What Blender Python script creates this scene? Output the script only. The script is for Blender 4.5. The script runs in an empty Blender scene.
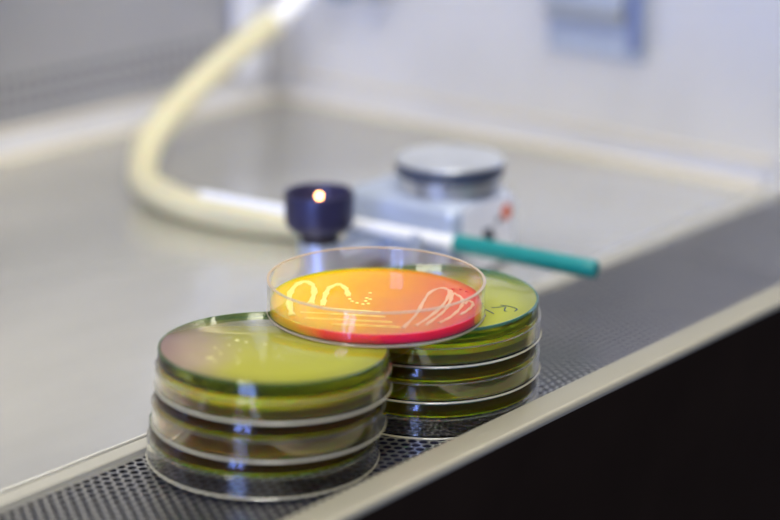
import bpy, bmesh, math, random
from mathutils import Vector, Matrix
random.seed(7)
scene = bpy.context.scene
COL = scene.collection
PI = math.pi

# ------------------------------------------------------------------ render look
scene.view_settings.view_transform = 'Standard'
scene.view_settings.look = 'None'
scene.view_settings.exposure = 0.02
scene.view_settings.gamma = 1.0
scene.view_settings.use_curve_mapping = False
cy = scene.cycles
cy.max_bounces = 24
cy.diffuse_bounces = 8
cy.glossy_bounces = 8
cy.transmission_bounces = 20
cy.transparent_max_bounces = 40
cy.blur_glossy = 0.3
cy.sample_clamp_indirect = 30.0

# ------------------------------------------------------------------ materials
def mat(name):
    m = bpy.data.materials.new(name)
    m.use_nodes = True
    nt = m.node_tree
    nt.nodes.clear()
    out = nt.nodes.new('ShaderNodeOutputMaterial')
    return m, nt, out

def N(nt, kind, **kw):
    n = nt.nodes.new(kind)
    for k, v in kw.items():
        if k in n.inputs.keys():
            n.inputs[k].default_value = v
        else:
            setattr(n, k, v)
    return n

def rgba(c):
    return (c[0], c[1], c[2], 1.0)

def principled(name, color, rough=0.5, metal=0.0, noise=None, noise_scale=(60, 60, 60), bump=0.0, **kw):
    """Principled surface; noise=(amount) varies brightness, noise_scale stretches it (brushing)."""
    m, nt, out = mat(name)
    b = N(nt, 'ShaderNodeBsdfPrincipled')
    b.inputs['Base Color'].default_value = rgba(color)
    b.inputs['Roughness'].default_value = rough
    b.inputs['Metallic'].default_value = metal
    for k, v in kw.items():
        b.inputs[k.replace('_', ' ')].default_value = v
    nt.links.new(b.outputs[0], out.inputs['Surface'])
    if noise:
        tc = N(nt, 'ShaderNodeTexCoord')
        mp = N(nt, 'ShaderNodeMapping')
        mp.inputs['Scale'].default_value = noise_scale
        nz = N(nt, 'ShaderNodeTexNoise')
        nz.inputs['Scale'].default_value = 1.0
        nz.inputs['Detail'].default_value = 5.0
        nt.links.new(tc.outputs['Object'], mp.inputs['Vector'])
        nt.links.new(mp.outputs['Vector'], nz.inputs['Vector'])
        rmp = N(nt, 'ShaderNodeMapRange')
        rmp.inputs['From Min'].default_value = 0.25
        rmp.inputs['From Max'].default_value = 0.75
        rmp.inputs['To Min'].default_value = 1 - noise
        rmp.inputs['To Max'].default_value = 1 + noise
        nt.links.new(nz.outputs['Fac'], rmp.inputs['Value'])
        mx = N(nt, 'ShaderNodeMix')
        mx.data_type = 'RGBA'
        mx.blend_type = 'MULTIPLY'
        mx.inputs['Factor'].default_value = 1.0
        mx.inputs['A'].default_value = rgba(color)
        for s in mx.inputs:
            if s.name == 'A' and s.type == 'RGBA':
                s.default_value = rgba(color)
            if s.name == 'B' and s.type == 'RGBA':
                nt.links.new(rmp.outputs[0], s)
        res = [o for o in mx.outputs if o.type == 'RGBA'][0]
        nt.links.new(res, b.inputs['Base Color'])
        if bump:
            bp = N(nt, 'ShaderNodeBump')
            bp.inputs['Strength'].default_value = bump
            bp.inputs['Distance'].default_value = 0.0005
            nt.links.new(nz.outputs['Fac'], bp.inputs['Height'])
            nt.links.new(bp.outputs[0], b.inputs['Normal'])
    return m

STEEL_TOP = principled('brushed_steel_worktop', (.64, .63, .575), .24, .65, noise=.04, noise_scale=(14, 40, 8))
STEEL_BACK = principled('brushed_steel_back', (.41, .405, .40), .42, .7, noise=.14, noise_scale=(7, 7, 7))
STEEL_SIDE = principled('brushed_steel_side', (.73, .71, .66), .42, .6, noise=.12, noise_scale=(4, 6, 5))
STEEL_GRILLE = principled('perforated_steel', (.52, .51, .48), .33, .85, noise=.05, noise_scale=(50, 50, 50))
FLANGE = principled('cream_steel_flange', (.60, .58, .49), .36, .55)
STEEL_SILL = principled('satin_steel_sill', (.38, .36, .285), .5, .5, noise=.05, noise_scale=(10, 80, 80))
STEEL_WARM = principled('bead_cream_reflection', (.70, .65, .53), .4, .4)  # cream reflected from the worktop, put into the bead's colour
STEEL_LIP = principled('polished_steel_lip', (.72, .72, .73), .30, .55, noise=.05, noise_scale=(20, 20, 20))
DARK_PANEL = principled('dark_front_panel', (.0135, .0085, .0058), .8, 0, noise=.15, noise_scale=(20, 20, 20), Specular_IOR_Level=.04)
DARK_TRAY = principled('dark_plenum', (.017, .019, .060), .6, 0)
CEIL = principled('painted_cabinet_roof', (.6, .6, .58), .6, 0)
BLACK_HEAD = principled('dark_head_blue_sheen', (.028, .026, .070), .36, .3, noise=.2, noise_scale=(90, 90, 90))  # blue in the dark base stands in for the window's sheen
BURNER_NECK = principled('heat_browned_neck', (.030, .020, .018), .45, .4)
BLUE_METAL = principled('bluish_anodised_metal', (.50, .55, .66), .35, .6, noise=.06, noise_scale=(40, 40, 40))
HOUSING = principled('blue_grey_housing', (.42, .48, .60), .40, .25, noise=.06, noise_scale=(30, 30, 30))
CANISTER = principled('canister_steel', (.60, .62, .66), .30, .8, noise=.08, noise_scale=(30, 30, 80))
BAND = principled('dark_blue_rim_band', (.065, .08, .125), .4, .2)
LIDTOP = principled('canister_lid_steel', (.60, .62, .63), .34, .6, noise=.18, noise_scale=(40, 40, 40))
LABEL = principled('paper_label', (.88, .88, .95), .6, 0, noise=.04, noise_scale=(90, 90, 90))
INK = principled('dark_label_print', (.03, .035, .06), .6, 0)
ORANGE = principled('orange_label_mark', (.75, .16, .06), .6, 0)
HOSE = principled('cream_rubber_hose', (.66, .61, .38), .32, 0, noise=.05, noise_scale=(50, 50, 50), Subsurface_Weight=.2, Subsurface_Scale=.01)
ALU = principled('aluminium_shaft', (.92, .93, .96), .4, .15)
TEAL = principled('teal_plastic_handle', (.003, .23, .235), .38, 0, noise=.05, noise_scale=(80, 80, 80))
WIRE = principled('loop_wire', (.6, .6, .62), .3, 1.0)
SOCKET = principled('grey_blue_plastic', (.38, .42, .48), .45, 0)
SOCKET_D = principled('slate_blue_plastic', (.16, .20, .34), .45, 0)
SOCKET_G = principled('grey_gasket', (.30, .31, .31), .5, 0)
TAPBLUE = principled('blue_grey_tap_knob', (.20, .27, .36), .45, 0)
CHROME = principled('chromed_nozzle', (.93, .93, .93), .3, .3)
CONTENT = principled('cream_colony', (.92, .76, .20), .45, 0)
COLONY_PINK = principled('pink_colony', (.92, .62, .40), .4, 0, Alpha=.6)
COLONY_PALE = principled('pale_yellow_colony', (.80, .76, .28), .45, 0)
CRIMSON = principled('crimson_colony', (.55, .015, .02), .35, 0)
PEN = principled('dark_teal_marker', (.01, .05, .07), .5, 0)

def thin_clear(name, tint, haze, gloss=1.0, haze_col=(.9, .9, .85), rough=.03):
    """moulded clear polystyrene wall: lets light straight through, mirrors by Fresnel, haze_col adds haze, which on rims carries painted edge light"""
    m, nt, out = mat(name)
    tr = N(nt, 'ShaderNodeBsdfTransparent'); tr.inputs[0].default_value = rgba(tint)
    df = N(nt, 'ShaderNodeBsdfTranslucent'); df.inputs[0].default_value = rgba(haze_col)
    d2 = N(nt, 'ShaderNodeBsdfDiffuse'); d2.inputs[0].default_value = rgba(haze_col)
    md = N(nt, 'ShaderNodeMixShader'); md.inputs[0].default_value = .5
    nt.links.new(df.outputs[0], md.inputs[1]); nt.links.new(d2.outputs[0], md.inputs[2])
    mh = N(nt, 'ShaderNodeMixShader'); mh.inputs[0].default_value = haze
    nt.links.new(tr.outputs[0], mh.inputs[1]); nt.links.new(md.outputs[0], mh.inputs[2])
    gl = N(nt, 'ShaderNodeBsdfGlossy'); gl.inputs['Roughness'].default_value = rough
    gl.inputs[0].default_value = (gloss, gloss, gloss, 1)
    fr = N(nt, 'ShaderNodeFresnel')
    ge = N(nt, 'ShaderNodeNewGeometry')          # same reflectance on both faces of the thin wall
    io = N(nt, 'ShaderNodeMapRange'); io.inputs['To Min'].default_value = 1.5; io.inputs['To Max'].default_value = 1 / 1.5
    nt.links.new(ge.outputs['Backfacing'], io.inputs['Value']); nt.links.new(io.outputs[0], fr.inputs[0])
    mx = N(nt, 'ShaderNodeMixShader')
    nt.links.new(fr.outputs[0], mx.inputs[0])
    nt.links.new(mh.outputs[0], mx.inputs[1]); nt.links.new(gl.outputs[0], mx.inputs[2])
    nt.links.new(mx.outputs[0], out.inputs['Surface'])
    return m

def glass(name, col, ior=1.5, rough=0.0):
    m, nt, out = mat(name)
    b = N(nt, 'ShaderNodeBsdfPrincipled')
    b.inputs['Base Color'].default_value = rgba(col)
    b.inputs['Roughness'].default_value = rough
    b.inputs['IOR'].default_value = ior
    b.inputs['Transmission Weight'].default_value = 1.0
    nt.links.new(b.outputs[0], out.inputs['Surface'])
    return m

CLEAR = glass('clear_polystyrene', (.985,.985,.97), 1.49)
RIM = thin_clear('rim_edge_light', (.85, .86, .80), .80, haze_col=(1.0, .94, .70))  # cream haze imitates light gathered in the lid's lower edge
RIM_FAINT = thin_clear('clear_thin_lip', (.95, .95, .93), .10)
RIM_WARM = thin_clear('rim_edge_light_warm', (.88, .80, .70), .60, haze_col=(1.0, .86, .66))  # warm haze paints the bright edge lines of the red dish
TINT_BROWN = glass('wall_brown_gel_light', (.93, .82, .48), 1.49)  # clear wall tinted to imitate yellow-brown light from the gel
TINT_OLIVE = glass('wall_lime_gel_light', (.90, .86, .32), 1.49)  # lime light of the gel, put into the clear wall's colour
RIM_OLIVE = thin_clear('olive_tinted_edge', (.45, .60, .35), .25, haze_col=(.22, .38, .14))
RIM_GREEN = thin_clear('green_tinted_edge', (.35, .62, .52), .22, haze_col=(.25, .60, .50))

def agar(name, stops, axis_deg, span, diffuse, absorb=None, density=0.0, rough=.04, ior=1.42, through=.5, glaze=0.0, sss=0.0, fade=0.0):
    """gel: clear refracting body, a share of it cloudy; colour runs across the dish along axis_deg (pH indicator)"""
    m, nt, out = mat(name)
    tc = N(nt, 'ShaderNodeTexCoord')
    rot = N(nt, 'ShaderNodeMapping'); rot.vector_type = 'POINT'
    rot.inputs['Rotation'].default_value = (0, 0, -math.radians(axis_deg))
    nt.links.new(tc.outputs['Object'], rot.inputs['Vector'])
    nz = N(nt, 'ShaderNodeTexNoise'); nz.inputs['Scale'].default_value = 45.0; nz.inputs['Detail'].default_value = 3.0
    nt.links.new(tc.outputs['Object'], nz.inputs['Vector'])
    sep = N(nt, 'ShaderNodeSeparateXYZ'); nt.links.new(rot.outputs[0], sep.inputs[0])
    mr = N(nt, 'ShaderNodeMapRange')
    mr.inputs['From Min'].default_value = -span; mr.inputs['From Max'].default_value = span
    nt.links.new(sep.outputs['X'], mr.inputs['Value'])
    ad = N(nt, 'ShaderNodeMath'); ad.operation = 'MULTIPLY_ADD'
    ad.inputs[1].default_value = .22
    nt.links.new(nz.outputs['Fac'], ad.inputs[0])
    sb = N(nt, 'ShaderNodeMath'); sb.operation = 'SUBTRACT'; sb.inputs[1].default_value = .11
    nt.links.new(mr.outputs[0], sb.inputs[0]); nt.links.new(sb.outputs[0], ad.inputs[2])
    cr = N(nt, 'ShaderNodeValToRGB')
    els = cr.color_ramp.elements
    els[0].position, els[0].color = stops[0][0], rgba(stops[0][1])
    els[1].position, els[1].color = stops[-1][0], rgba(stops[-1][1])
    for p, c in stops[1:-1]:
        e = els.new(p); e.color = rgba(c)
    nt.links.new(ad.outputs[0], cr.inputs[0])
    b = N(nt, 'ShaderNodeBsdfPrincipled')
    b.inputs['Roughness'].default_value = rough
    b.inputs['IOR'].default_value = ior
    b.inputs['Transmission Weight'].default_value = 1.0
    if density: b.inputs['Base Color'].default_value = (1, 1, 1, 1)
    else: nt.links.new(cr.outputs[0], b.inputs['Base Color'])
    if sss:                                     # light spreads through the gel
        sp = N(nt, 'ShaderNodeBsdfPrincipled')
        nt.links.new(cr.outputs[0], sp.inputs['Base Color'])
        sp.inputs['Subsurface Weight'].default_value = 1.0
        sp.inputs['Subsurface Radius'].default_value = (1.0, .45, .25)
        sp.inputs['Subsurface Scale'].default_value = sss
        sp.inputs['Roughness'].default_value = .08
        sp.inputs['Specular IOR Level'].default_value = .5 * glaze
        cloudy = sp.outputs[0]
    else:
        tl = N(nt, 'ShaderNodeBsdfTranslucent'); df = N(nt, 'ShaderNodeBsdfDiffuse')
        nt.links.new(cr.outputs[0], tl.inputs[0]); nt.links.new(cr.outputs[0], df.inputs[0])
        md = N(nt, 'ShaderNodeMixShader'); md.inputs[0].default_value = 1 - through
        nt.links.new(tl.outputs[0], md.inputs[1]); nt.links.new(df.outputs[0], md.inputs[2])
        cloudy = md.outputs[0]
        if glaze:                               # the cloudy part lies under a smooth skin
            gl = N(nt, 'ShaderNodeBsdfGlossy'); gl.inputs['Roughness'].default_value = .012
            fr = N(nt, 'ShaderNodeFresnel'); fr.inputs[0].default_value = 1.45
            fm = N(nt, 'ShaderNodeMath'); fm.operation = 'MULTIPLY'; fm.inputs[1].default_value = glaze
            nt.links.new(fr.outputs[0], fm.inputs[0])
            mg = N(nt, 'ShaderNodeMixShader'); nt.links.new(fm.outputs[0], mg.inputs[0])
            nt.links.new(cloudy, mg.inputs[1]); nt.links.new(gl.outputs[0], mg.inputs[2]); cloudy = mg.outputs[0]
    mx = N(nt, 'ShaderNodeMixShader'); mx.inputs[0].default_value = diffuse
    if fade:                                    # haze eased off near the wall so light reaches the ring below
        ln = N(nt, 'ShaderNodeVectorMath'); ln.operation = 'MULTIPLY'; ln.inputs[1].default_value = (1, 1, 0)
        nt.links.new(tc.outputs['Object'], ln.inputs[0])
        le = N(nt, 'ShaderNodeVectorMath'); le.operation = 'LENGTH'; nt.links.new(ln.outputs[0], le.inputs[0])
        fd = N(nt, 'ShaderNodeMapRange'); fd.interpolation_type = 'SMOOTHSTEP'
        fd.inputs['From Min'].default_value = .0325; fd.inputs['From Max'].default_value = .0445
        fd.inputs['To Min'].default_value = diffuse; fd.inputs['To Max'].default_value = diffuse * fade
        nt.links.new(le.outputs['Value'], fd.inputs['Value']); nt.links.new(fd.outputs[0], mx.inputs[0])
    nt.links.new(b.outputs[0], mx.inputs[1]); nt.links.new(cloudy, mx.inputs[2])
    nt.links.new(mx.outputs[0], out.inputs['Surface'])
    if density:
        va = N(nt, 'ShaderNodeVolumeAbsorption')
        va.inputs['Color'].default_value = rgba(absorb); va.inputs['Density'].default_value = density
        nt.links.new(va.outputs[0], out.inputs['Volume'])
    return m

# colour runs along the direction "image right" in the dish plane: (.652, -.758) -> -49.3 deg
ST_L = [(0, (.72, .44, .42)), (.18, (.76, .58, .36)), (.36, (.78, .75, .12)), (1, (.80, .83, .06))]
ST_R = [(0, (.82, .84, .03)), (.6, (.86, .90, .02)), (1, (.78, .84, .12))]
ST_B = [(0, (.82, .48, .20)), (.3, (.88, .64, .10)), (1, (.90, .78, .06))]
ST_O = [(0, (.90, .82, .05)), (1, (.90, .86, .04))]
GA, BA, OA = (.80, .82, .05), (.80, .64, .30), (.80, .73, .08)
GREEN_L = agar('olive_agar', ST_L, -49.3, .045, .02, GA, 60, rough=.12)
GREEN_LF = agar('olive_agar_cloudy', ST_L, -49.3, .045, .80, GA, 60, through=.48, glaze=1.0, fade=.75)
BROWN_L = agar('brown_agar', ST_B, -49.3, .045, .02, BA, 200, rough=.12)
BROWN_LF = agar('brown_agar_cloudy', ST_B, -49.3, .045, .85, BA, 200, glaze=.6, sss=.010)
GREEN_R = agar('lime_agar', ST_R, -49.3, .045, .02, GA, 60, rough=.12)
GREEN_RF = agar('lime_agar_cloudy', ST_R, -49.3, .045, .80, GA, 60, through=.48, glaze=1.0, fade=.75)
OLIVE_R = agar('dark_olive_agar', ST_O, -49.3, .045, .02, OA, 200, rough=.12)
OLIVE_RF = agar('dark_olive_agar_cloudy', ST_O, -49.3, .045, .85, OA, 200, glaze=.6, sss=.010)
LIT_BAND = agar('yellow_lit_band', [(0, (.95, .78, .01)), (1, (.92, .92, .005))], -49.3, .045, .97, glaze=.3, sss=.004)  # colour of the lit yellow band seen under the gel
RED_A = agar('red_yellow_agar', [(0, (.90, .52, .0)), (.30, (.82, .40, .002)), (.52, (.67, .25, .012)), (.80, (.58, .15, .045)), (1, (.66, .05, .035))], -62.0, .043, .97, glaze=.3, sss=.006)
RED_S = agar('red_yellow_agar_side', [(0, (.90, .60, .005)), (.16, (.88, .40, .01)), (.28, (.95, .02, .05)), (1, (.95, .003, .10))], -49.3, .045, .97, glaze=.6, sss=.008)

# ------------------------------------------------------------------ object helpers
def link(name, bm, material, parent=None, smooth=True, angle=40):
    me = bpy.data.meshes.new(name)
    bmesh.ops.recalc_face_normals(bm, faces=bm.faces[:])
    bm.to_mesh(me); bm.free()
    o = bpy.data.objects.new(name, me)
    COL.objects.link(o)
    if material: me.materials.append(material)
    if smooth:
        for p in me.polygons: p.use_smooth = True
        try:
            me.set_sharp_from_angle(angle=math.radians(angle))
        except Exception:
            pass
    if parent: o.parent = parent
    return o

def empty(name, loc, rz=0.0):
    o = bpy.data.objects.new(name, None)
    o.empty_display_size = .02
    o.location = loc; o.rotation_euler = (0, 0, rz)
    COL.objects.link(o)
    return o

def tag(o, label=None, cat=None, group=None, kind=None):
    if label: o['label'] = label
    if cat: o['category'] = cat
    if group: o['group'] = group
    if kind: o['kind'] = kind
    return o

def lathe(bm, prof, segs=96, center=(0, 0, 0), closed=True):
    """revolve an (r, z) profile; points with r == 0 become poles"""
    rings = []
    cx, cyy, cz = center
    for r, z in prof:
        if r < 1e-9:
            rings.append([bm.verts.new((cx, cyy, cz + z))])
        else:
            rings.append([bm.verts.new((cx + r * math.cos(2 * PI * i / segs), cyy + r * math.sin(2 * PI * i / segs), cz + z)) for i in range(segs)])
    pairs = list(zip(rings, rings[1:]))
    if closed and len(rings[0]) > 1 and len(rings[-1]) > 1:
        pairs.append((rings[-1], rings[0]))
    for a, b in pairs:
        for i in range(segs):
            j = (i + 1) % segs
            if len(a) == 1 and len(b) == 1: continue
            if len(a) == 1: bm.faces.new((a[0], b[j], b[i]))
            elif len(b) == 1: bm.faces.new((a[i], a[j], b[0]))
            else: bm.faces.new((a[i], a[j], b[j], b[i]))
    return bm

def L(prof, segs=96, center=(0, 0, 0), closed=True):
    return lathe(bmesh.new(), prof, segs, center, closed)

def smooth_path(pts, n=10):
    P = [Vector(p) for p in pts]
    P = [P[0] * 2 - P[1]] + P + [P[-1] * 2 - P[-2]]
    out = []
    for i in range(1, len(P) - 2):
        p0, p1, p2, p3 = P[i - 1:i + 3]
        for k in range(n):
            t = k / n
            out.append(.5 * ((2 * p1) + (p2 - p0) * t + (2 * p0 - 5 * p1 + 4 * p2 - p3) * t * t + (3 * p1 - p0 - 3 * p2 + p3) * t ** 3))
    out.append(P[-2])
    return out

def sweep(bm, pts, radius, segs=12, flat=1.0, cap=True):
    """tube along points; radius number or function of 0..1; flat squashes it vertically"""
    pts = [Vector(p) for p in pts]
    rings = []
    n = len(pts)
    ref = Vector((0, 0, 1))
    for i, p in enumerate(pts):
        t = (pts[min(i + 1, n - 1)] - pts[max(i - 1, 0)]).normalized()
        a = t.cross(ref)
        if a.length < 1e-4: a = t.cross(Vector((1, 0, 0)))
        a.normalize()
        b = a.cross(t).normalized()
        r = radius(i / (n - 1)) if callable(radius) else radius
        rings.append([bm.verts.new(p + a * r * math.cos(2 * PI * k / segs) + b * r * flat * math.sin(2 * PI * k / segs)) for k in range(segs)])
    for x, y in zip(rings, rings[1:]):
        for k in range(segs):
            j = (k + 1) % segs
            bm.faces.new((x[k], x[j], y[j], y[k]))
    if cap:
        bm.faces.new(rings[0][::-1]); bm.faces.new(rings[-1])
    return bm

def box(bm, lo, hi, bev=0.0, segs=3):
    c = [(a + b) / 2 for a, b in zip(lo, hi)]
    s = [b - a for a, b in zip(lo, hi)]
    r = bmesh.ops.create_cube(bm, size=1.0, matrix=Matrix.Translation(c) @ Matrix.Diagonal((*s, 1)))
    if bev:
        es = set()
        for v in r['verts']: es.update(v.link_edges)
        bmesh.ops.bevel(bm, geom=list(es), offset=bev, segments=segs, profile=.5, affect='EDGES')
    return bm

def B(lo, hi, bev=0.0, segs=3):
    return box(bmesh.new(), lo, hi, bev, segs)

def extrude_profile(prof, axis, a, b):
    """closed 2-D profile run along an axis; axis 'x': prof=(y,z); axis 'y': prof=(x,z)"""
    bm = bmesh.new()
    def P(u, v, t): return (t, u, v) if axis == 'x' else (u, t, v)
    A = [bm.verts.new(P(u, v, a)) for u, v in prof]
    Bv = [bm.verts.new(P(u, v, b)) for u, v in prof]
    n = len(prof)
    for i in range(n):
        j = (i + 1) % n
        bm.faces.new((A[i], A[j], Bv[j], Bv[i]))
    bm.faces.new(A[::-1]); bm.faces.new(Bv)
    return bm

def arc(cx, cz, r, d0, d1, n=6):
    return [(cx + r * math.cos(math.radians(d0 + (d1 - d0) * i / n)), cz + r * math.sin(math.radians(d0 + (d1 - d0) * i / n))) for i in range(n + 1)]

# ------------------------------------------------------------------ the cabinet (setting)
X0, X1, YB = -0.10, 0.965, 0.94
# back wall with perforated exhaust band low down
def back_wall_material():
    m = STEEL_BACK.copy(); m.name = 'brushed_steel_back_perforated'
    nt = m.node_tree
    b = [n for n in nt.nodes if n.type == 'BSDF_PRINCIPLED'][0]
    src = b.inputs['Base Color'].links[0].from_socket
    tc = N(nt, 'ShaderNodeTexCoord')
    sep = N(nt, 'ShaderNodeSeparateXYZ'); nt.links.new(tc.outputs['Object'], sep.inputs[0])
    def math_(op, a, bb=None, c=None):
        n = N(nt, 'ShaderNodeMath'); n.operation = op
        for i, v in enumerate((a, bb, c)):
            if v is None: continue
            if isinstance(v, (int, float)): n.inputs[i].default_value = v
            else: nt.links.new(v, n.inputs[i])
        return n.outputs[0]
    fx = math_('SUBTRACT', math_('FRACT', math_('MULTIPLY', sep.outputs['X'], 1 / .009)), .5)
    fz = math_('SUBTRACT', math_('FRACT', math_('MULTIPLY', sep.outputs['Z'], 1 / .009)), .5)
    d = math_('SQRT', math_('ADD', math_('MULTIPLY', fx, fx), math_('MULTIPLY', fz, fz)))
    hole = math_('LESS_THAN', d, .30)
    band = math_('MULTIPLY', math_('GREATER_THAN', sep.outputs['Z'], .027), math_('LESS_THAN', sep.outputs['Z'], .054))
    inx = math_('LESS_THAN', sep.outputs['X'], .90)
    fac = math_('MULTIPLY', math_('MULTIPLY', hole, band), inx)
    mx = N(nt, 'ShaderNodeMix'); mx.data_type = 'RGBA'
    nt.links.new(fac, mx.inputs['Factor'])
    cs = [s for s in mx.inputs if s.type == 'RGBA']
    nt.links.new(src, cs[0]); cs[1].default_value = (.18, .18, .18, 1)
    nt.links.new([o for o in mx.outputs if o.type == 'RGBA'][0], b.inputs['Base Color'])
    return m

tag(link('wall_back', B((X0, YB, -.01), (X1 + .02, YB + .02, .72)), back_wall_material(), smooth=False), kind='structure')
tag(link('wall_right', B((X1, .36, -.30), (X1 + .02, YB, .72)), STEEL_SIDE, smooth=False), kind='structure')
tag(link('ceiling', B((X0, .42, .72), (X1 + .02, YB + .02, .74)), CEIL, smooth=False), kind='structure')
tag(link('floor', B((X0, .402, -.06), (X1, YB, -.05)), DARK_TRAY, smooth=False), kind='structure')

# raised, rounded lips where the steel walls meet the worktop
def lip(name, wall, sgn, axis, a, b):
    def P(pts): return [(wall + sgn * u, z) for u, z in pts]
    # upright strip with a rounded top, then a half-round bead at its foot and a thin bead above
    o = link(name, extrude_profile(P([(0, .0031), (.0070, .0031), (.0070, .0110)] + [(.0030 + .0040 * math.cos(math.radians(t)), .0110 + .0040 * math.sin(math.radians(t))) for t in (15, 30, 45, 60, 75, 90)] + [(0, .0150)]), axis, a, b), STEEL_LIP, angle=50)
    bm = extrude_profile(P([(.0071, .0031)] + [(.0071 + .0088 * math.cos(math.radians(t)), .0031 + .0034 * math.sin(math.radians(t))) for t in range(0, 91, 15)]), axis, a, b)
    bm2 = extrude_profile(P([(0, .0165), (.0030, .0165), (.0034, .0180), (.0022, .0194), (0, .0198)]), axis, a, b)
    link('bead', bm, STEEL_WARM, o, angle=50); link('bead', bm2, STEEL_WARM, o, angle=50)
    tag(o, kind='structure')
lip('baseboard_right', X1, -1, 'y', .5265, YB - .0161)
lip('baseboard_back', YB, -1, 'x', X0, X1 - .0161)
# rounded upright rib on the back wall, near the corner
tag(link('trim_1', extrude_profile([(YB, 0), (YB, 0)], 'x', 0, 1) if False else (lambda bm: box(bm, (.917, YB - .010, .0183), (.947, YB, .70), .006, 4))(bmesh.new()), principled('pale_steel_rib', (.78, .79, .84), .3, .5, noise=.04, noise_scale=(30, 30, 8))), kind='structure')

# steel worktop behind the grille
wt = link('work_surface', B((X0, .5260, -.004), (X1, YB, .003), .0008, 2), STEEL_TOP, angle=60)
tag(wt, 'broad brushed steel work surface behind the perforated strip, inside the cabinet', 'work surface')

# perforated grille: real round holes in hexagonal rows
def grille():
    p = .0045; row = p * .866; r = .00190; th = .0004
    verts, faces = [], []
    hexo = []
    for k in range(12):
        a = math.radians(30 * k + 30)
        if k % 2 == 0: d = p / math.sqrt(3)
        else: d = p / 2
        hexo.append((d * math.cos(a), d * math.sin(a)))
    circ = [(r * math.cos(math.radians(30 * k + 30)), r * math.sin(math.radians(30 * k + 30))) for k in range(12)]
    ny = int((.5175 - .4185) / row); nx = int((X1 - .004 - .26) / p)
    for j in range(ny):
        for i in range(nx):
            cx = .26 + (i + .5 * (j % 2)) * p; cyy = .4205 + j * row
            b = len(verts)
            verts += [(cx + x, cyy + y, 0) for x, y in hexo] + [(cx + x, cyy + y, 0) for x, y in circ] + [(cx + x, cyy + y, -th) for x, y in circ]
            for k in range(12):
                q = (k + 1) % 12
                faces.append((b + k, b + q, b + 12 + q, b + 12 + k))
                faces.append((b + 12 + k, b + 12 + q, b + 24 + q, b + 24 + k))
    yt = .4205 + (ny - 1) * row + row * .52
    def quad(x0, y0, x1, y1, z):
        b = len(verts)
        verts.extend([(x0, y0, z), (x1, y0, z), (x1, y1, z), (x0, y1, z)]); faces.append((b, b + 1, b + 2, b + 3))
    # plain margins (inner one ends in a folded-down edge)
    nholes = len(faces)
    quad(X0, yt - .0012, X1, .5178, -.00002)
    quad(X0, .413, X1, .4192, -.00002)
    quad(X0, .4192, .2585, yt, -.00002)
    # raised flange along the worktop, folded at both edges
    fp = [(.5172, 0), (.5174, .0018), (.5178, .0022), (.5250, .0022), (.5253, .0020), (.5255, -.004)]
    nflange = len(faces)
    for (ya, za), (yb, zb) in zip(fp, fp[1:]):
        b = len(verts)
        verts.extend([(X0, ya, za), (X1, ya, za), (X1, yb, zb), (X0, yb, zb)]); faces.append((b, b + 1, b + 2, b + 3))
    me = bpy.data.meshes.new('perforated_grille'); me.from_pydata(verts, [], faces); me.update()
    o = bpy.data.objects.new('perforated_grille', me); COL.objects.link(o); me.materials.append(STEEL_GRILLE); me.materials.append(FLANGE)
    for q in list(me.polygons)[nflange:]: q.material_index = 1
    return o
tag(grille(), 'perforated steel air grille strip along the front under the dish stacks', 'grille')

# front sill with its rounded edge, and the dark face below it
fl = empty('front_ledge', (.43, .408, 0))
prof = [(.4160, -.004), (.4160, .0105)] + arc(.4148, .0108, .0012, 0, 90, 4) + arc(.4034, .0090, .0030, 90, 165, 6) + [(.4008, .0086), (.4150, .0086), (.4150, -.004)]
prof = [(y - .408, z) for y, z in prof]
link('sill', extrude_profile(prof, 'x', X0 - .43, X1 - .43), STEEL_SILL, fl, angle=50)
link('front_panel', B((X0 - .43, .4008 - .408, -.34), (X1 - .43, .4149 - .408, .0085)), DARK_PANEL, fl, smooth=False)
tag(fl, 'cream steel front sill above a dark front panel at lower right', 'ledge')

# ------------------------------------------------------------------ petri dishes
RO, RI = .04475, .04365            # base wall
LO, LI = .0460, .0449              # lid wall
FL = .0012                         # floor thickness of lid
DB = .0143                         # base height
PITCH = .0155
AG = .0056                          # floor plus gel
SEG = 128

def rim_ring(r0, r1, z0, z1, segs=SEG):
    e = min(r1 - r0, z1 - z0) * .35
    return L([(r0, z0 + e), (r0 + e, z0), (r1 - e, z0), (r1, z0 + e), (r1, z1 - e), (r1 - e, z1), (r0 + e, z1), (r0, z1 - e)], segs)

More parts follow.
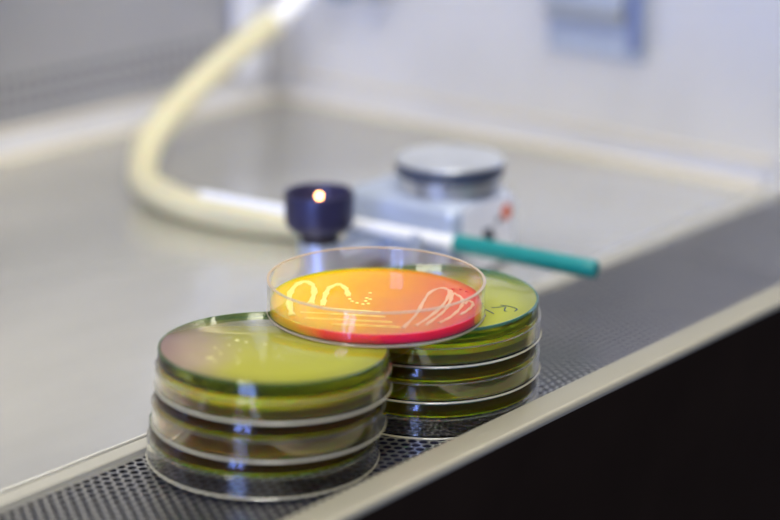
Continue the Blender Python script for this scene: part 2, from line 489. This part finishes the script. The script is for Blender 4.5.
def inverted_dish(loc, agar_mats, edge_mat, wall_mat, top=False):
    """agar side up, standing in its lid; the gel is cast against the dish's floor and wall"""
    d = empty('petri_dish', loc, 0)
    lid = link('lid', L([(0, 0), (LO - .0006, 0), (LO, .0006), (LO, .0080), (LI, .0080), (LI, FL), (0, FL)], SEG, closed=False), CLEAR, d, angle=30)
    link('rim', L([(LO - .0006, 0), (LO + .0002, 0), (LO + .00045, .00025), (LO + .00035, .00045), (LO + .00005, .0008), (LO - .0004, .0008)], SEG), RIM, lid)  # lip flared to catch light as a bright edge line
    link('rim', rim_ring(LI, LO + .0001, .0080, .0084), RIM_FAINT, lid)
    z0 = FL + .0001; z1 = z0 + DB - .0002
    za = z1 - AG
    base = link('base', L([(RO, za - .00005), (RO, z0), (RI, z0), (RI, za - .00005)], SEG, closed=True), wall_mat, d, angle=30)
    link('rim', rim_ring(RO - .0013, RO + .00015, z1 - .0011, z1 + .0001), edge_mat, base)
    link('rim', rim_ring(RI - .00005, RO + .00005, z0, z0 + .0005), RIM_FAINT, base)
    ag = link('agar', L([(0, z1), (RO - .0008, z1), (RO, z1 - .0007), (RO, za), (RI, za), (RI - .0010, za + .0006), (RI - .0035, za + .0008), (0, za + .0008)], SEG, closed=False), agar_mats[0], d, angle=50)
    ag.data.materials.append(agar_mats[1])
    for p in ag.data.polygons:
        if p.center.z > z1 - .00005: p.material_index = 1
    # added yellow ring under the gel, standing in for light guided through it
    mh = .0048 if top else .0010
    link('lit_band', L([(RI - .00002, za - .0001), (RI - .00002, za - mh), (RI - .0010, za - mh), (RI - .0034, za - mh * .5), (RI - .0034, za - .0001)], SEG), LIT_BAND, ag)['label'] = 'added yellow ring imitating the lit band below the agar'
    return d

def dot_blob(r, h, loc, parent, material, name='colony'):
    bm = L([(r, 0), (r * .85, h * .6), (r * .45, h * .95), (0, h)], 10, (0, 0, 0), closed=False)
    o = link(name, bm, material, parent)
    o.location = loc
    return o

FWD, RGT = Vector((.758, .652, 0)).normalized(), Vector((.652, -.758, 0)).normalized()
def lean(o, side, front):
    """seat a dish a little askew: left edge up by `side` degrees, near edge up by `front` degrees"""
    m = Matrix.Rotation(math.radians(side), 3, FWD) @ Matrix.Rotation(math.radians(-front), 3, RGT)
    o.rotation_euler = m.to_euler()
# the left stack's lowest dish rests on the raised flange at its back edge, so the stack leans
SEAT = [(.0016, 1.6, .6), (.0018, 1.6, 1.3), (.0020, 1.6, 2.0)]
LEFT = [(.4795, .4790), (.4792, .4750), (.4790, .4720)]
RIGHT = [(.5713, .4676), (.5713, .4678), (.5713, .4676)]
lab_l = ['lowest clear petri dish of the left stack, standing on the perforated grille',
         'middle petri dish of the left stack, brownish agar between two other dishes',
         'topmost petri dish of the left stack, olive agar with pinkish left edge']
lab_r = ['lowest petri dish of the right stack, partly behind the sill, on the grille',
         'middle petri dish of the right stack, dark olive agar between two dishes',
         'topmost petri dish of the right stack, lime agar with handwriting, under the red dish']
G = 'inverted petri dishes stacked on the grille'
dl, dr = [], []
for k, (x, y) in enumerate(LEFT):
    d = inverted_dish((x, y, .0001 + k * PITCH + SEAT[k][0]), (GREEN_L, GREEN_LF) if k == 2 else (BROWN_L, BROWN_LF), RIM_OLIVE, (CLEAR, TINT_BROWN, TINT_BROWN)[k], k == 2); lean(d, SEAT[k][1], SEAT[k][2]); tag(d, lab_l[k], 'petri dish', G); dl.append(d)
for k, (x, y) in enumerate(RIGHT):
    d = inverted_dish((x, y, .0001 + k * PITCH), (GREEN_R, GREEN_RF) if k == 2 else (OLIVE_R, OLIVE_RF), RIM_GREEN, (CLEAR, TINT_OLIVE, TINT_OLIVE)[k], k == 2); tag(d, lab_r[k], 'petri dish', G); dr.append(d)

# pale specks on the top left dish
ztop = FL + DB - .0001
random.seed(11)
for i in range(15):
    x = random.gauss(-.021, .006); y = random.gauss(.004, .009)
    o = dot_blob(random.uniform(.0004, .0008), .00028, (x, y, ztop - .00015), dl[2], COLONY_PALE)
o = dot_blob(.0010, .0003, (-.0055, .0148, ztop - .00015), dl[2], COLONY_PALE)

# handwriting in dark marker on the top right dish
strokes = [[(3.7, -28.6), (6.1, -30.4), (8.9, -31.8)], [(8.9, -29.4), (9.9, -33.5), (9.2, -37.6), (6.4, -38.6)],
           [(8.1, -32.8), (5.7, -33.9), (4.1, -35.2), (4.3, -36.2)], [(0.5, -27.5), (-1.6, -33.9)], [(-3.9, -30.5), (-6.4, -33.3)]]
bm = bmesh.new()
for s in strokes:
    sweep(bm, smooth_path([(x / 1000, y / 1000, 0) for x, y in s], 8), .00030, 6, flat=.25)
o = link('handwriting', bm, PEN, dr[2]); o.location = (0, 0, ztop + .00012); o['label'] = 'dark teal marker handwriting'

# the open upright red and yellow dish resting across both stacks
RZ = 3 * PITCH + .0002
rd = empty('petri_dish', (.5385, .4708, RZ + .0008)); lean(rd, .9, .5)
tag(rd, 'open petri dish of red and yellow agar streaked with colonies, resting across both stacks', 'petri dish')
base = link('base', L([(0, 0), (RO - .0008, 0), (RO, .0007), (RO, DB), (RI, DB), (RI, .0012), (0, .0012)], SEG, closed=False), CLEAR, rd, angle=30)
link('rim', rim_ring(RI - .00005, RO + .0001, DB - .0004, DB + .0001), RIM_WARM, base)
link('rim', rim_ring(RO - .0013, RO + .0002, 0, .0009), RIM_WARM, base)
AT = .0044
ra = link('agar', L([(0, .00125), (RI - .0001, .00125), (RI - .0001, AT + .0008), (RI - .0010, AT + .0002), (RI - .0035, AT), (0, AT)], SEG, closed=False), RED_A, rd, angle=50)
ra.data.materials.append(RED_S)
for p in ra.data.polygons:
    if p.center.to_2d().length > RI - .00030 or p.center.z < .0013: p.material_index = 1
S = dict(
 A=[(-41.6, 8.0), (-32.6, 18.3), (-23.4, 27.1), (-13.3, 33.5), (-6.4, 34.6), (-7.6, 28.9), (-14.9, 21.2), (-26.1, 12.7)],
 B=[(-24.8, 7.3), (-14.2, 15.6), (-5.4, 21.2), (0.6, 21.3), (-1.9, 15.1), (-8.5, 7.8)],
 H1=[(-26.6, 5.6), (-14.6, -15.0)], H2=[(-36.5, 8.5), (-17.5, -20.1)], H3=[(-40.4, 2.2), (-20.7, -26.5)], H4=[(-38.7, -10.7), (-23.1, -32.7)],
 D1=[(-23.3, -34.2), (-6.6, -27.1), (7.1, -19.4), (18.4, -13.5), (25.6, -12.6), (27.2, -15.7), (22.1, -20.9), (10.0, -27.5), (-5.0, -32.8), (-17.9, -36.0)],
 D2=[(27.1, -17.6), (20.4, -23.8), (5.0, -32.3), (-14.4, -38.4)],
 D3=[(25.0, -21.2), (21.5, -28.2), (13.2, -34.3), (0.6, -39.0), (-8.8, -40.5)],
 D4=[(16.8, -33.3), (21.5, -31.7), (19.4, -35.8), (12.9, -38.5), (4.8, -40.5)])
for k, pts in S.items():
    P = []
    for x, y in pts:
        x += 5.0; y += 4.3
        r = math.hypot(x, y); f = min(1, 41.6 / r)
        P.append((x * f / 1000, y * f / 1000, AT + .0001))
    path = smooth_path(P, 10)
    rad = {'A': .0012, 'B': .0011, 'C': .0008}.get(k, .0004 if k[0] == 'H' else .0007)
    ph = random.random() * 6
    fn = (lambda t, rad=rad, ph=ph: rad * (1 + .22 * math.sin(37 * t + ph) + .12 * math.sin(83 * t))) 
    o = link('colony_streak', sweep(bmesh.new(), path, fn, 8, flat=.35), CONTENT if k in 'ABC' else (CONTENT if k[0] == 'H' else COLONY_PINK), rd)
    if k in ('A', 'B', 'H1', 'H2', 'H3', 'H4'): o['label'] = 'cream yellow colony streak'
    else: o['label'] = 'thin pinkish colony streak'
for x, y in ((-10.6, 5.2), (-12.3, 2.3), (-12.5, -.5), (-12.1, -3.3), (-9.9, -4.4), (-8.2, -1.4), (-5.1, -1.2), (-4.9, .9), (1.1, 4.3), (29.0, -17.5), (31.0, -20.0), (27.5, -15.8), (30.5, -23.5)):
    dot_blob(.0008, .0004, ((x + 5.0) / 1000, (y + 4.3) / 1000, AT), rd, CONTENT if x < 9 else CRIMSON)

# ------------------------------------------------------------------ gas burner behind
gb = empty('gas_burner', (.7175, .590, .003))
tag(gb, 'blue-grey gas burner with dark cup-shaped head, standing on the work surface', 'burner')
def gp(x, y, z): return (x - .7175, y - .590, z - .003)
link('housing', box(bmesh.new(), gp(.690, .552, .003), gp(.746, .626, .0425), .007, 4), HOUSING, gb)
arm = link('arm', box(bmesh.new(), gp(.645, .595, .008), gp(.6915, .613, .020), .003, 3), BLUE_METAL, gb)
hx, hy = .648 - .7175, .604 - .590
link('stem', L([(0, 0), (.0150, 0), (.0150, .004), (.0120, .006), (.0108, .010), (.0108, .0235), (0, .0235)], 48, (hx, hy, 0), closed=False), BLUE_METAL, gb)
head = link('burner_head', L([(0, .0275), (.0100, .0275), (.0140, .0292), (.0168, .0322), (.0174, .0345), (.0176, .0476), (.0172, .0488), (.0162, .0490), (.0156, .0482), (.0152, .0400), (.0120, .0350), (.005, .0340), (0, .0340)], 64, (hx, hy, 0), closed=False), BLACK_HEAD, gb)
link('neck', L([(0, .0232), (.0098, .0232), (.0098, .0276), (0, .0276)], 48, (hx, hy, 0), closed=False), BURNER_NECK, gb)
# small glowing pilot flame in the cup
flame_m, nt, out = mat('pilot_flame')
em = N(nt, 'ShaderNodeEmission'); em.inputs[0].default_value = (1.0, .42, .16, 1); em.inputs[1].default_value = 30
nt.links.new(em.outputs[0], out.inputs[0])
link('igniter', L([(0, .0340), (.0007, .0340), (.0007, .0455), (0, .0456)], 12, (hx - .001, hy - .001, 0), closed=False), BURNER_NECK, gb)
link('flame', L([(0, .0457), (.0008, .0459), (.0012, .0468), (.0010, .0476), (0, .0482)], 16, (hx - .001, hy - .001, 0), closed=False), flame_m, gb)['label'] = 'small glowing orange flame'
# forked rests carrying the loop, on the housing's left face
for yy in (.566, .610):
    bm = bmesh.new()
    box(bm, gp(.676, yy - .003, .0150), gp(.6915, yy + .003, .0215), .001, 2)
    for sx in (-1, 1):
        box(bm, gp(.6835 + sx * .0052 - .0012, yy - .003, .0212), gp(.6835 + sx * .0052 + .0012, yy + .003, .0300), .0006, 2)
    link('loop_rest', bm, BLUE_METAL, gb)
lb = link('label_sheet', box(bmesh.new(), gp(.6975, .5516, .006), gp(.7395, .5519, .0415)), LABEL, gb, smooth=False)
lb['label'] = 'pale paper label'
bm = bmesh.new()
random.seed(5)
for (xa, za, w, h) in ((.714, .0225, .008, .0045), (.718, .0190, .006, .004), (.7125, .0150, .009, .0030), (.7215, .0140, .006, .0026), (.7255, .028, .003, .003)):
    box(bm, gp(xa, .5513, za), gp(xa + w, .55159, za + h))
link('print', bm, INK, lb, smooth=False)['label'] = 'dark print patches'
bm = L([(0, 0), (.0042, 0), (.0042, .0003), (0, .0003)], 24, closed=False)
o = link('round_mark', bm, ORANGE, lb); o.rotation_euler = (PI / 2, 0, 0); o.location = gp(.7335, .55158, .0325); o['label'] = 'orange round mark'

cn = empty('metal_canister', (.7228, .5805, .0427))
tag(cn, 'low round steel canister with dark rim band, on top of the gas burner housing', 'canister')
link('body', L([(0, 0), (.0268, 0), (.0274, .0006), (.0274, .0078), (0, .0078)], 80, closed=False), CANISTER, cn)
link('band', L([(0, .0079), (.0276, .0079), (.0281, .0085), (.0281, .0144), (.0277, .0148), (0, .0148)], 80, closed=False), BAND, cn)['label'] = 'dark blue rim band'
link('lid', L([(0, .0149), (.0279, .0149), (.0281, .0153), (.0277, .0162), (.0267, .0166), (.0255, .0164), (.010, .0163), (0, .0163)], 80, closed=False), LIDTOP, cn)

# ------------------------------------------------------------------ inoculation loop on the rests
a = Vector((.6998, .4713, .0259)); b = Vector((.6640, .7120, .0285))
u = (b - a).normalized()
il = empty('inoculating_loop', tuple(a))
tag(il, 'inoculating loop with teal handle and pale metal shaft, resting on the gas burner', 'inoculating loop')
Lh = .0785; Lt = (b - a).length
link('handle', sweep(bmesh.new(), [u * t for t in (0, .0006, .002, .01, .03, .055, .070, Lh - .001, Lh)], lambda t: .0046 * (0.70 if t == 0 else .93 if t < .2 else 1.0 if t < .95 else .8), 24), TEAL, il)
link('shaft', sweep(bmesh.new(), [u * t for t in (Lh + .0001, Lh + .002, .12, .18, Lt - .03, Lt - .006, Lt - .005)], lambda t: .0032 if t < .25 else .0030 if t < .4 else .0025 if t < .6 else .0020, 20), ALU, il)
pts = [u * t for t in (Lt - .0049, Lt + .006, Lt + .018)]
side = u.cross(Vector((0, 0, 1))).normalized()
c = u * (Lt + .0205)
pts += [c + (-u * math.cos(t) + side * math.sin(t)) * .0025 for t in [2 * PI * i / 12 for i in range(1, 13)]]
link('wire_loop', sweep(bmesh.new(), pts, .0004, 8), WIRE, il)

# ------------------------------------------------------------------ gas hose and tap
hose_pts = [(.7150, .6262, .0125), (.7120, .6390, .0122), (.7000, .6620, .0120), (.6880, .6950, .0120), (.6838, .7285, .0120), (.6879, .7620, .0122), (.7030, .7970, .0130), (.7243, .8200, .0165), (.7451, .8340, .0265), (.7850, .8450, .0435), (.8351, .8473, .0665), (.8640, .8462, .0790)]
hs = link('gas_hose', sweep(bmesh.new(), smooth_path(hose_pts, 12), .0088, 24), HOSE)
tag(hs, 'cream rubber gas hose curving from the tap down to the gas burner', 'hose')
gt = empty('gas_tap', (X1, .862, .125))
tag(gt, 'gas tap with chromed nozzle on the right wall, holding the cream hose end', 'gas tap')
def tp(x, y, z): return (x - X1, y - .862, z - .125)
link('nozzle', sweep(bmesh.new(), [tp(.8645, .8462, .0793), tp(.8740, .8462, .0838), tp(.8850, .8470, .0890), tp(.9050, .8520, .103), tp(.925, .858, .118)], lambda t: .0080 + .0008 * math.sin(t * 40), 20), CHROME, gt)
link('flange', sweep(bmesh.new(), [tp(.9648, .862, .125), tp(.9600, .862, .125), tp(.959, .862, .125)], .019, 32), BLUE_METAL, gt)
link('body', sweep(bmesh.new(), [tp(.959, .862, .125), tp(.945, .861, .125), tp(.925, .858, .121)], .010, 24), BLUE_METAL, gt)
link('knob', sweep(bmesh.new(), [tp(.9500, .862, .112), tp(.9500, .862, .106), tp(.9500, .862, .086), tp(.9500, .862, .083)], lambda t: .010 if .1 < t < .95 else .008, 24), TAPBLUE, gt)
g2 = empty('gas_tap', (X1, .826, .125))
tag(g2, 'bare grey tap without a hose on the right wall, beside the gas tap', 'gas tap')
def tq(x, y, z): return (x - X1, y - .826, z - .125)
link('flange', sweep(bmesh.new(), [tq(.9648, .826, .125), tq(.959, .826, .125)], .016, 32), SOCKET_G, g2)
link('body', sweep(bmesh.new(), [tq(.959, .826, .125), tq(.940, .826, .125)], .009, 24), SOCKET_G, g2)
link('knob', sweep(bmesh.new(), [tq(.9480, .826, .116), tq(.9480, .826, .110), tq(.9480, .826, .088), tq(.9480, .826, .0865)], lambda t: .008 if .1 < t < .95 else .0065, 24), SOCKET_G, g2)

# ------------------------------------------------------------------ socket on the right wall
so = empty('wall_socket', (X1, .6545, .107))
tag(so, 'grey-blue flapped wall socket mounted on the right steel wall', 'socket')
link('back_plate', box(bmesh.new(), (-.0060, -.0370, -.0400), (-.0001, .0370, .0400), .002, 3), SOCKET, so)
link('frame', box(bmesh.new(), (-.0120, -.0370, -.0330), (-.0061, -.0280, .0330), .0015, 2), SOCKET_D, so)['label'] = 'slate blue hinge edge'
cov = link('cover', box(bmesh.new(), (-.0200, -.0275, -.0090), (-.0061, .0330, .0380), .006, 4), SOCKET, so)
link('lip', box(bmesh.new(), (-.0185, -.0270, -.0150), (-.0061, .0325, -.0091), .002, 3), SOCKET_G, so)['label'] = 'darker grey lip under the cover'

# ------------------------------------------------------------------ light
w = bpy.data.worlds.new('room'); scene.world = w; w.use_nodes = True
bg = w.node_tree.nodes['Background']; bg.inputs[0].default_value = (.66, .69, .78, 1); bg.inputs[1].default_value = .13

def area(name, loc, target, sx, sy, power, color):
    l = bpy.data.lights.new(name, 'AREA'); l.shape = 'RECTANGLE'; l.size = sx; l.size_y = sy
    l.energy = power; l.color = color
    o = bpy.data.objects.new(name, l); COL.objects.link(o); o.location = loc
    d = (Vector(target) - Vector(loc)).normalized()
    o.rotation_euler = d.to_track_quat('-Z', 'Y').to_euler()
    return o
# fluorescent tubes under the cabinet roof
area('cabinet_tube', (.45, .49, .70), (.45, .55, 0), .95, .10, 5.0, (1.0, .94, .78))
# fill light added to brighten front faces, above and behind the camera
area('front_fill', (-1.0, -1.1, 2.2), (.6, .6, 0), 1.2, .6, 45.0, (1.0, .97, .90))
# tall glazed door of the room, behind and left of the camera: two panes
for k, off in enumerate((-.18, .18)):
    base = Vector((-1.90, -.35, 0)); d = Vector((.947, .32, 0)); s = Vector((.32, -.947, 0))
    p = base + s * off
    area('glazed_door_pane', (p.x, p.y, .15), (p.x + d.x, p.y + d.y, .15), .26, 2.3, 40.0, (.28, .41, 1.0))

# ------------------------------------------------------------------ camera
F = 1840.0
th = math.atan(580 / F); az = math.radians(40.7)
fw = Vector((math.cos(az) * math.cos(th), math.sin(az) * math.cos(th), -math.sin(th)))
cam = bpy.data.cameras.new('camera'); co = bpy.data.objects.new('camera', cam); COL.objects.link(co)
co.location = (0, 0, .295)
co.rotation_euler = fw.to_track_quat('-Z', 'Y').to_euler()
cam.sensor_width = 36.0; cam.lens = F / 780 * 36
cam.clip_start = .02; cam.clip_end = 50
cam.dof.use_dof = True
cam.dof.focus_distance = .755
cam.dof.aperture_fstop = 3.4
cam.dof.aperture_blades = 0
scene.camera = co
